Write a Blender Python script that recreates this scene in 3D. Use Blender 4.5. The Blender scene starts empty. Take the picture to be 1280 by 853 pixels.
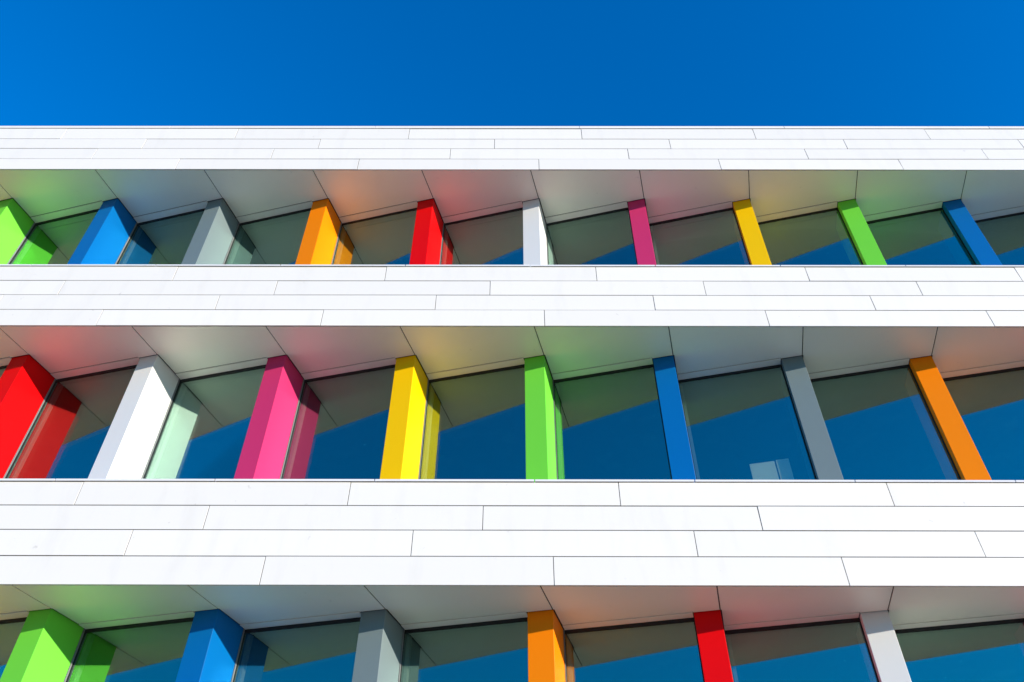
import bpy, bmesh, math, random
from mathutils import Matrix, Vector

random.seed(7)
C = bpy.context.scene
COL = C.collection

# ---------------------------------------------------------------- camera, sky, sun, exposure
GZ = -1.6                                    # ground level below the eye
cam_d = bpy.data.cameras.new("camera")
cam = bpy.data.objects.new("camera", cam_d)
COL.objects.link(cam)
cam_d.sensor_width = 36.0
cam_d.lens = 27.02
cam_d.clip_start = 0.05
cam_d.clip_end = 3000
_rot = [[0.999997, -0.001165, 0.002186], [0.000828, -0.674251, -0.738501], [0.002334, 0.738501, -0.674248]]
cam.matrix_world = Matrix.Translation((0, -7.458, 0)) @ Matrix(_rot).to_4x4()
C.camera = cam

SUN_AZ = math.radians(54)                    # from the facade's normal towards +x
SUN_EL = math.atan(0.352 * math.cos(SUN_AZ))
to_sun = Vector((math.sin(SUN_AZ) * math.cos(SUN_EL), -math.cos(SUN_AZ) * math.cos(SUN_EL), math.sin(SUN_EL)))
sun_d = bpy.data.lights.new("sun", 'SUN')
sun_d.energy = 3.12
sun_d.angle = math.radians(0.5)
sun_d.color = (1.0, 0.89, 0.78)
sun = bpy.data.objects.new("sun", sun_d)
COL.objects.link(sun)
sun.location = to_sun * 60
sun.rotation_euler = to_sun.to_track_quat('Z', 'Y').to_euler()

world = bpy.data.worlds.new("World")
C.world = world
world.use_nodes = True
wn, wl = world.node_tree.nodes, world.node_tree.links
wn.clear()
w_out = wn.new('ShaderNodeOutputWorld')
w_bg = wn.new('ShaderNodeBackground')
w_sky = wn.new('ShaderNodeTexSky')
w_sky.sky_type = 'NISHITA'
w_sky.sun_disc = False
w_sky.sun_elevation = SUN_EL
w_sky.sun_rotation = math.atan2(to_sun.x, to_sun.y)
w_sky.altitude = 0
w_sky.air_density = 1.5
w_sky.dust_density = 0.0
w_sky.ozone_density = 10.0
w_bg.inputs['Strength'].default_value = 0.15
w_hsv = wn.new('ShaderNodeHueSaturation')
w_hsv.inputs['Saturation'].default_value = 1.22
w_hsv.inputs['Value'].default_value = 1.04
wl.new(w_sky.outputs[0], w_hsv.inputs['Color'])
wl.new(w_hsv.outputs[0], w_bg.inputs['Color'])
wl.new(w_bg.outputs[0], w_out.inputs['Surface'])

C.view_settings.view_transform = 'Standard'
C.view_settings.look = 'None'
C.view_settings.gamma = 1
C.view_settings.use_curve_mapping = False
C.view_settings.exposure = 1.07
C.render.engine = 'CYCLES'
C.cycles.use_denoising = True
C.cycles.max_bounces = 10
C.cycles.diffuse_bounces = 5
C.cycles.glossy_bounces = 6
C.cycles.transparent_max_bounces = 16
C.cycles.caustics_reflective = True
C.cycles.blur_glossy = 0.3

# ---------------------------------------------------------------- materials
def new_mat(name):
    m = bpy.data.materials.new(name)
    m.use_nodes = True
    m.node_tree.nodes.clear()
    return m, m.node_tree.nodes, m.node_tree.links

def paint(name, col, rough=0.4, var=0.03, dirt=0.06, spec=0.35, bump=0.02, dirt_col=(0.35, 0.33, 0.29), streak=False, metal=0.0):
    """coated metal: fine tone change per piece, faint dirt, slight waviness"""
    m, n, l = new_mat(name)
    out = n.new('ShaderNodeOutputMaterial')
    p = n.new('ShaderNodeBsdfPrincipled')
    l.new(p.outputs[0], out.inputs[0])
    geo = n.new('ShaderNodeNewGeometry')
    info = n.new('ShaderNodeObjectInfo')
    mp = n.new('ShaderNodeMapping')
    mp.inputs['Scale'].default_value = (2.2, 2.2, 0.55) if streak else (1.3, 1.3, 1.3)
    l.new(geo.outputs['Position'], mp.inputs['Vector'])
    n1 = n.new('ShaderNodeTexNoise')
    n1.inputs['Scale'].default_value = 1.6
    n1.inputs['Detail'].default_value = 6
    n1.inputs['Roughness'].default_value = 0.62
    l.new(mp.outputs[0], n1.inputs['Vector'])
    r1 = n.new('ShaderNodeMapRange')
    r1.inputs['From Min'].default_value = 0.52
    r1.inputs['From Max'].default_value = 0.80
    r1.inputs['To Min'].default_value = 0
    r1.inputs['To Max'].default_value = dirt
    l.new(n1.outputs['Fac'], r1.inputs['Value'])
    mx = n.new('ShaderNodeMix')
    mx.data_type = 'RGBA'
    mx.inputs[6].default_value = (*col, 1)
    mx.inputs[7].default_value = (*dirt_col, 1)
    l.new(r1.outputs[0], mx.inputs[0])
    rr = n.new('ShaderNodeMapRange')
    rr.inputs['To Min'].default_value = 1 - var
    rr.inputs['To Max'].default_value = 1 + var * 0.4
    l.new(info.outputs['Random'], rr.inputs['Value'])
    # a few small specks and drip marks
    n3 = n.new('ShaderNodeTexNoise')
    n3.inputs['Scale'].default_value = 9.0
    n3.inputs['Detail'].default_value = 4
    l.new(geo.outputs['Position'], n3.inputs['Vector'])
    r3 = n.new('ShaderNodeMapRange')
    r3.inputs['From Min'].default_value = 0.70
    r3.inputs['From Max'].default_value = 0.80
    r3.inputs['To Min'].default_value = 0
    r3.inputs['To Max'].default_value = min(0.6, dirt * 4)
    l.new(n3.outputs['Fac'], r3.inputs['Value'])
    mx2 = n.new('ShaderNodeMix')
    mx2.data_type = 'RGBA'
    l.new(mx.outputs[2], mx2.inputs[6])
    mx2.inputs[7].default_value = (*dirt_col, 1)
    l.new(r3.outputs[0], mx2.inputs[0])
    mx = mx2
    mul = n.new('ShaderNodeVectorMath')
    mul.operation = 'MULTIPLY'
    l.new(mx.outputs[2], mul.inputs[0])
    l.new(rr.outputs[0], mul.inputs[1])
    l.new(mul.outputs[0], p.inputs['Base Color'])
    p.inputs['Roughness'].default_value = rough
    p.inputs['Metallic'].default_value = metal
    p.inputs['Specular IOR Level'].default_value = spec
    n2 = n.new('ShaderNodeTexNoise')
    n2.inputs['Scale'].default_value = 2.5
    n2.inputs['Detail'].default_value = 2
    l.new(geo.outputs['Position'], n2.inputs['Vector'])
    b = n.new('ShaderNodeBump')
    b.inputs['Strength'].default_value = bump
    b.inputs['Distance'].default_value = 0.05
    l.new(n2.outputs['Fac'], b.inputs['Height'])
    l.new(b.outputs[0], p.inputs['Normal'])
    return m

def glass(name, refl, refl_col, trans_col, wav):
    """coated window glass: mirror part plus tinted see-through part"""
    m, n, l = new_mat(name)
    out = n.new('ShaderNodeOutputMaterial')
    mix = n.new('ShaderNodeMixShader')
    g = n.new('ShaderNodeBsdfGlossy')
    g.inputs['Color'].default_value = (*refl_col, 1)
    g.inputs['Roughness'].default_value = 0.0
    t = n.new('ShaderNodeBsdfTransparent')
    t.inputs['Color'].default_value = (*trans_col, 1)
    lw = n.new('ShaderNodeLayerWeight')
    lw.inputs['Blend'].default_value = 0.25
    r = n.new('ShaderNodeMapRange')
    r.inputs['To Min'].default_value = refl
    r.inputs['To Max'].default_value = min(1, refl + 0.12)
    l.new(lw.outputs['Fresnel'], r.inputs['Value'])
    l.new(r.outputs[0], mix.inputs[0])
    l.new(t.outputs[0], mix.inputs[1])
    l.new(g.outputs[0], mix.inputs[2])
    l.new(mix.outputs[0], out.inputs[0])
    geo = n.new('ShaderNodeNewGeometry')
    nz = n.new('ShaderNodeTexNoise')
    nz.inputs['Scale'].default_value = 1.1
    nz.inputs['Detail'].default_value = 1
    l.new(geo.outputs['Position'], nz.inputs['Vector'])
    b = n.new('ShaderNodeBump')
    b.inputs['Strength'].default_value = wav
    b.inputs['Distance'].default_value = 0.02
    l.new(nz.outputs['Fac'], b.inputs['Height'])
    l.new(b.outputs[0], g.inputs['Normal'])
    return m

M_WHITE = paint("white_cladding", (0.765, 0.75, 0.69), 0.42, 0.036, 0.13, bump=0.015, streak=True)
M_SOFFIT = paint("soffit_metal", (0.91, 0.90, 0.77), 0.50, 0.05, 0.05, spec=0.5, metal=0.22, bump=0.01)
M_TRIM = paint("soffit_trim_metal", (0.90, 0.89, 0.78), 0.42, 0.03, 0.05, metal=0.15)
M_SILL = paint("sill_metal", (0.72, 0.73, 0.73), 0.35, 0.06, 0.15)
M_DARK = paint("dark_backing", (0.03, 0.03, 0.032), 0.7, 0.0, 0.0)
M_BACK = paint("joint_backing", (0.085, 0.085, 0.088), 0.7, 0.0, 0.0)
M_FRAME = paint("dark_frame_metal", (0.012, 0.013, 0.014), 0.6, 0.0, 0.03)
M_JAMB = paint("grey_jamb_metal", (0.20, 0.21, 0.21), 0.35, 0.05, 0.05)
M_INJAMB = paint("inner_jamb_paint", (0.22, 0.235, 0.225), 0.5, 0.03, 0.03)
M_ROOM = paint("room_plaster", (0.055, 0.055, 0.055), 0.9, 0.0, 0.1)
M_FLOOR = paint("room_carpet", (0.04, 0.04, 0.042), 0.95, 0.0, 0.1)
M_ROOF = paint("roof_felt", (0.10, 0.10, 0.10), 0.9, 0.0, 0.2)
M_PLINTH = paint("plinth_render", (0.30, 0.29, 0.28), 0.8, 0.05, 0.3, streak=True)
M_PAPER = paint("pale_paper", (0.78, 0.70, 0.55), 0.8, 0.02, 0.05)
M_PANE = glass("outer_glass", 0.31, (0.66, 1.0, 0.84), (0.76, 0.86, 0.80), 0.05)
M_PANE_IN = glass("inner_glass", 0.08, (0.9, 1.0, 0.96), (0.88, 0.93, 0.91), 0.05)

FIN = {
    'green':   (0.165, 0.67, 0.055),
    'blue':    (0.001, 0.145, 0.43),
    'grey':    (0.178, 0.235, 0.24),
    'orange':  (0.97, 0.245, 0.001),
    'red':     (0.80, 0.002, 0.004),
    'white':   (0.75, 0.77, 0.73),
    'magenta': (0.61, 0.036, 0.145),
    'yellow':  (0.95, 0.575, 0.001),
}
ORDER = ['green', 'blue', 'grey', 'orange', 'red', 'white', 'magenta', 'yellow']
M_FIN = {k: paint(k + "_fin_paint", v, 0.42, 0.02, 0.012, spec=0.10, dirt_col=tuple(0.6 * c + 0.01 for c in v)) for k, v in FIN.items()}

# ---------------------------------------------------------------- helpers
def prism_bm(bm, pts, z0, z1):
    """solid from a plan polygon (counter-clockwise from above)"""
    a = [bm.verts.new((x, y, z0)) for x, y in pts]
    b = [bm.verts.new((x, y, z1)) for x, y in pts]
    bm.faces.new(list(reversed(a)))
    bm.faces.new(b)
    k = len(pts)
    for i in range(k):
        j = (i + 1) % k
        bm.faces.new((a[i], a[j], b[j], b[i]))
    return bm

def box_bm(bm, x0, x1, y0, y1, z0, z1):
    return prism_bm(bm, [(x0, y0), (x1, y0), (x1, y1), (x0, y1)], z0, z1)

def mesh_of(name, bm, mat, bevel=0.0):
    bmesh.ops.recalc_face_normals(bm, faces=bm.faces)
    if bevel:
        bmesh.ops.bevel(bm, geom=list(bm.edges), offset=bevel, segments=1, affect='EDGES', clamp_overlap=True)
    me = bpy.data.meshes.new(name)
    bm.to_mesh(me)
    bm.free()
    me.materials.append(mat)
    return me

def put(name, me, parent=None, loc=(0, 0, 0), label=None):
    o = bpy.data.objects.new(name, me)
    COL.objects.link(o)
    o.location = loc
    if parent:
        o.parent = parent
    if label:
        o['label'] = label
    return o

def obj(name, bm, mat, parent=None, bevel=0.0, loc=(0, 0, 0), label=None):
    return put(name, mesh_of(name, bm, mat, bevel), parent, loc, label)

# ---------------------------------------------------------------- dimensions
W = 1.8                                      # bay
X0 = 0.2706                                  # a soffit joint on the facade line
A = math.radians(14.435)                     # turn of the glass in plan
T = Vector((math.cos(A), -math.sin(A)))      # along the glass, to the right and outwards
N = Vector((math.sin(A), math.cos(A)))       # square to the glass, inwards
N_FRONT = 0.600 / math.cos(A)                # joint to the fin's front corner
FW = 0.282                                   # fin front width
N_BACK = N_FRONT + 0.5554                    # joint to the glass
T_NEXT = W * math.cos(A)
N_NEXT = W * math.sin(A)
I0, I1 = -9, 8                               # bays built
XL, XR = X0 + I0 * W - 0.9, X0 + (I1 + 1) * W - 0.3
DEPTH = 11.0

def P(i, t, n):
    """plan point of bay i's frame"""
    v = Vector((X0 + i * W, 0)) + T * t + N * n
    return (v.x, v.y)

# storeys seen from the top: (soffit z, sill z, offset in the colour run)
ROWS = [(10.645, 8.279, 5), (7.084, 4.683, 0), (3.440, 1.070, 3)]
# white bands: z of the joints, top to bottom
BANDS = [
    (11.857, 11.536, 11.246, 10.942, 10.643),
    (8.262, 7.962, 7.672, 7.383, 7.082),
    (4.660, 4.358, 4.061, 3.757, 3.438),
    (1.046, 0.746, 0.449, 0.146, -0.165),
]
PANEL_L = 3.008
PANEL_X = [1.178, -0.333, 1.932, 0.416]
GAP = 0.010
GAP_V = 0.008

# ---------------------------------------------------------------- ground
def flat(name, x0, x1, y0, y1, z, mat, th=0.0):
    bm = bmesh.new()
    if th:
        box_bm(bm, x0, x1, y0, y1, z - th, z)
    else:
        bm.faces.new([bm.verts.new(v) for v in ((x0, y0, z), (x1, y0, z), (x1, y1, z), (x0, y1, z))])
    o = obj(name, bm, mat)
    o['kind'] = 'structure'
    return o

M_GROUND = paint("ground_concrete", (0.23, 0.19, 0.135), 0.9, 0.0, 0.3, bump=0.2)
M_PAVE = paint("pavement_stone", (0.28, 0.235, 0.17), 0.85, 0.0, 0.3, bump=0.1)
flat("ground", -900, 900, -900, 900, GZ, M_GROUND)
flat("pavement", -40, 40, -4.2, 0.25, GZ + 0.12, M_PAVE, 0.118)

# ---------------------------------------------------------------- the building
bld = bpy.data.objects.new("office_building", None)
COL.objects.link(bld)
bld.location = ((XL + XR) / 2, 0, GZ)
bpy.context.view_layer.update()
bld['label'] = "white panelled office building with coloured fins between tilted windows on three storeys"
bld['category'] = "building"
BASE = Vector(bld.location)

def part(name, label=None):
    """an empty part whose pieces are its children; origin at the world origin"""
    e = bpy.data.objects.new(name, None)
    COL.objects.link(e)
    e.parent = bld
    e.location = -BASE
    if label:
        e['label'] = label
    return e

def bpart(name, bm, mat, bevel=0.0, label=None):
    return obj(name, bm, mat, bld, bevel, -BASE, label)

# cladding bands: a dark backing wall is the part, its panels the sub-parts
BLAB = ["white band along the roof edge", "white band below the top windows",
        "white band below the middle windows", "white band below the lowest windows"]
for b, zs in enumerate(BANDS):
    bm = bmesh.new()
    box_bm(bm, XL + 0.02, XR - 0.02, 0.008, 0.20, zs[4] + 0.016, zs[0] - 0.004)
    band = bpart("cladding_band", bm, M_BACK, label=BLAB[b])
    for r in range(4):
        zt, zb = zs[r], zs[r + 1]
        k = math.floor((XL - PANEL_X[r]) / PANEL_L)
        cache = {}
        while PANEL_X[r] + k * PANEL_L < XR:
            x0 = max(XL, PANEL_X[r] + k * PANEL_L) + GAP_V / 2
            x1 = min(XR, PANEL_X[r] + (k + 1) * PANEL_L) - GAP_V / 2
            k += 1
            if x1 - x0 < 0.08:
                continue
            wd, ht = round(x1 - x0, 4), zt - zb - GAP
            if wd not in cache:
                bm = bmesh.new()
                box_bm(bm, -wd / 2, wd / 2, 0, 0.018, -ht / 2, ht / 2)
                cache[wd] = mesh_of("cladding_panel", bm, M_WHITE, 0.0015)
            p = put("cladding_panel", cache[wd], band,
                    ((x0 + x1) / 2, random.uniform(-0.002, 0.002), (zt + zb) / 2))
            p.rotation_euler = (random.uniform(-0.012, 0.012), random.uniform(-0.0003, 0.0003), random.uniform(-0.0006, 0.0006))

# roof coping in lengths
cop = part("roof_coping")
x = XL - 0.02
while x < XR:
    x1 = min(x + 3.6, XR + 0.02)
    bm = bmesh.new()
    box_bm(bm, x + 0.003, x1 - 0.003, -0.008, 0.42, 11.866, 11.934)
    obj("coping_length", bm, M_WHITE, cop, 0.003)
    x = x1
bm = bmesh.new()
box_bm(bm, XL + 0.03, XR - 0.03, 0.2, 0.40, 10.9, 11.872)
bpart("parapet_wall", bm, M_DARK)
bm = bmesh.new()
box_bm(bm, XL + 0.03, XR - 0.03, 0.21, DEPTH, 10.9, 11.3)
bpart("roof", bm, M_ROOF)

# sills, in bay lengths
for (zs, zsill, off) in ROWS:
    sill = part("window_sill")
    for i in range(I0, I1 + 1):
        xa = X0 + i * W + 1.767 + 0.006
        xb = xa + W - 0.012
        if i == I0: xa = XL - 0.01
        if i == I1: xb = XR + 0.01
        bm = bmesh.new()
        # sloped tray with a front lip
        prof = [(-0.020, -0.024), (-0.020, 0.0), (1.30, 0.020), (1.30, 0.004), (-0.008, -0.016), (-0.008, -0.024)]
        va = [bm.verts.new((xa, y, zsill + z)) for y, z in prof]
        vb = [bm.verts.new((xb, y, zsill + z)) for y, z in prof]
        bm.faces.new(va); bm.faces.new(list(reversed(vb)))
        for k in range(6):
            j = (k + 1) % 6
            bm.faces.new((va[k], vb[k], vb[j], va[j]))
        obj("sill_flashing", bm, M_SILL, sill)

for row, (zs, zsill, off) in enumerate(ROWS):
    # dark deck above the soffit, seen in the joints
    bm = bmesh.new()
    box_bm(bm, XL + 0.03, XR - 0.03, 0.205, 1.32, zs + 0.0105, zs + 0.10)
    bpart("soffit_deck", bm, M_DARK)
    sof = part("soffit")
    for i in range(I0, I1 + 1):
        g = 0.0065
        gf = 0.017
        nf = lambda t: 0.0215 / math.cos(A) + math.tan(A) * t
        n1 = N_BACK - 0.140
        n2 = N_NEXT + N_FRONT
        pts = [P(i, g, nf(g)), P(i, T_NEXT - g, nf(T_NEXT - g)), P(i, T_NEXT - g, n2 - 0.014),
               P(i, T_NEXT - FW - 0.008, n2 - 0.014), P(i, T_NEXT - FW - 0.008, n1), P(i, gf, n1), P(i, gf, N_FRONT - 0.01), P(i, g, N_FRONT - 0.01)]
        bm = bmesh.new()
        prism_bm(bm, pts, zs, zs + 0.008)
        obj("soffit_panel", bm, M_SOFFIT, sof)
        bm = bmesh.new()
        prism_bm(bm, [P(i, gf, n1 + 0.011), P(i, T_NEXT - FW - 0.012, n1 + 0.011),
                      P(i, T_NEXT - FW - 0.012, N_BACK - 0.004), P(i, gf, N_BACK - 0.004)], zs - 0.008, zs + 0.007)
        obj("soffit_trim", bm, M_TRIM, sof)

    for i in range(I0, I1 + 2):
        cname = ORDER[(i + off) % 8]
        bm = bmesh.new()
        prism_bm(bm, [P(i, -FW, N_FRONT), P(i, 0, N_FRONT), P(i, 0, N_BACK + 0.06), P(i, -FW, N_BACK + 0.06)],
                 zsill - 0.03, zs + 0.006)
        if P(i, 0, 0)[0] < XR + 0.2:
            bpart("fin", bm, M_FIN[cname], 0.003, label=cname + " fin")
        if i > I1:
            break
        # window: frame is the part, its panes and jamb strip the sub-parts
        t0, t1 = 0.0, T_NEXT - FW
        bm = bmesh.new()
        zb = zsill - 0.02
        for a0, a1, b0, b1 in ((t0, t1, zs - 0.045, zs + 0.03), (t0, t1, zb, zsill + 0.05)):
            prism_bm(bm, [P(i, a0, N_BACK), P(i, a1, N_BACK), P(i, a1, N_BACK + 0.075), P(i, a0, N_BACK + 0.075)], b0, b1)
        for a0, a1 in ((t0, t0 + 0.016), (t1 - 0.016, t1)):
            prism_bm(bm, [P(i, a0, N_BACK + 0.001), P(i, a1, N_BACK + 0.001), P(i, a1, N_BACK + 0.074), P(i, a0, N_BACK + 0.074)],
                     zsill + 0.05, zs - 0.045)
        win = bpart("window", bm, M_FRAME)
        for nm, nn, mt in (("pane", N_BACK + 0.012, M_PANE), ("inner_pane", N_BACK + 0.046, M_PANE_IN)):
            bm = bmesh.new()
            e = [random.uniform(-0.0018, 0.0018) for _ in range(4)]     # panes never sit quite true
            c = [P(i, t0 + 0.008, nn + e[0]), P(i, t1 - 0.008, nn + e[1]), P(i, t1 - 0.008, nn + e[2]), P(i, t0 + 0.008, nn + e[0] + e[2] - e[1])]
            bm.faces.new([bm.verts.new(v) for v in ((*c[0], zsill + 0.03), (*c[1], zsill + 0.03), (*c[2], zs - 0.03), (*c[3], zs - 0.03))])
            obj(nm, bm, mt, win)
            win.children[-1].location = (0, 0, 0)
        bm = bmesh.new()
        prism_bm(bm, [P(i, 0.003, N_BACK - 0.022), P(i, 0.012, N_BACK - 0.022), P(i, 0.012, N_BACK - 0.001), P(i, 0.003, N_BACK - 0.001)],
                 zsill + 0.02, zs - 0.006)
        obj("jamb_strip", bm, M_JAMB, win)
        bm = bmesh.new()
        prism_bm(bm, [P(i, 0.024, N_BACK + 0.054), P(i, 0.064, N_BACK + 0.054), P(i, 0.064, N_BACK + 0.12), P(i, 0.024, N_BACK + 0.12)],
                 zsill + 0.05, zs - 0.045)
        obj("inner_jamb", bm, M_INJAMB, win)

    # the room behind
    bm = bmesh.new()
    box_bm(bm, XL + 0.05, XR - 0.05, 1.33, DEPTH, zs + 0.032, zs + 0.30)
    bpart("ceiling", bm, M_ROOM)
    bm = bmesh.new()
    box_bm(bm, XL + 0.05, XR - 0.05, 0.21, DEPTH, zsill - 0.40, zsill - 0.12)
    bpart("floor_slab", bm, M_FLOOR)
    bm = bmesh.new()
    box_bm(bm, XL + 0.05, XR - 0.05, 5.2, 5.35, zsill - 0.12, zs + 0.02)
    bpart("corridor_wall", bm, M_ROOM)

# outer walls out of view
bm = bmesh.new()
box_bm(bm, XL, XL + 0.028, 0.03, DEPTH, GZ, 11.86)
bpart("side_wall", bm, M_WHITE)
bm = bmesh.new()
box_bm(bm, XR - 0.028, XR, 0.03, DEPTH, GZ, 11.86)
bpart("side_wall", bm, M_WHITE)
bm = bmesh.new()
box_bm(bm, XL + 0.03, XR - 0.03, DEPTH, DEPTH + 0.2, GZ, 11.86)
bpart("rear_wall", bm, M_WHITE)
bm = bmesh.new()
box_bm(bm, XL + 0.03, XR - 0.03, 0.30, 0.6, GZ, 0.65)
bpart("plinth_wall", bm, M_PLINTH)
bm = bmesh.new()
box_bm(bm, XL + 0.03, XR - 0.03, 0.022, 0.31, -0.16, -0.13)
bpart("plinth_soffit", bm, M_TRIM)

# ---------------------------------------------------------------- two pale sheets behind the glass of one middle window
def sheet(x0, x1, ztop0, ztop1, z0, label):
    zs = 4.70
    i = 1
    def at(x, nn):
        t = (x - P(i, 0, nn)[0]) / math.cos(A)
        return P(i, t, nn)
    bm = bmesh.new()
    n0, n1 = N_BACK + 0.052, N_BACK + 0.060
    a, b, c, d = at(x0, n0), at(x1, n0), at(x1, n1), at(x0, n1)
    vs = [bm.verts.new((*q, zs)) for q in (a, b, c, d)] + [bm.verts.new((*a, ztop0)), bm.verts.new((*b, ztop1)), bm.verts.new((*c, ztop1)), bm.verts.new((*d, ztop0))]
    for f in ((0, 1, 5, 4), (1, 2, 6, 5), (2, 3, 7, 6), (3, 0, 4, 7), (4, 5, 6, 7), (3, 2, 1, 0)):
        bm.faces.new([vs[k] for k in f])
    o = obj("paper_notice", bm, M_PAPER)
    o['label'] = label
    o['category'] = "notice"
    o['group'] = "pale notices stuck inside a window"
    return o
sheet(3.07, 3.372, 5.565, 5.565, 0, "wider of two pale sheets behind the glass left of a grey fin")
sheet(3.392, 3.545, 5.575, 5.575, 0, "narrower pale sheet behind the glass, next to a grey fin")
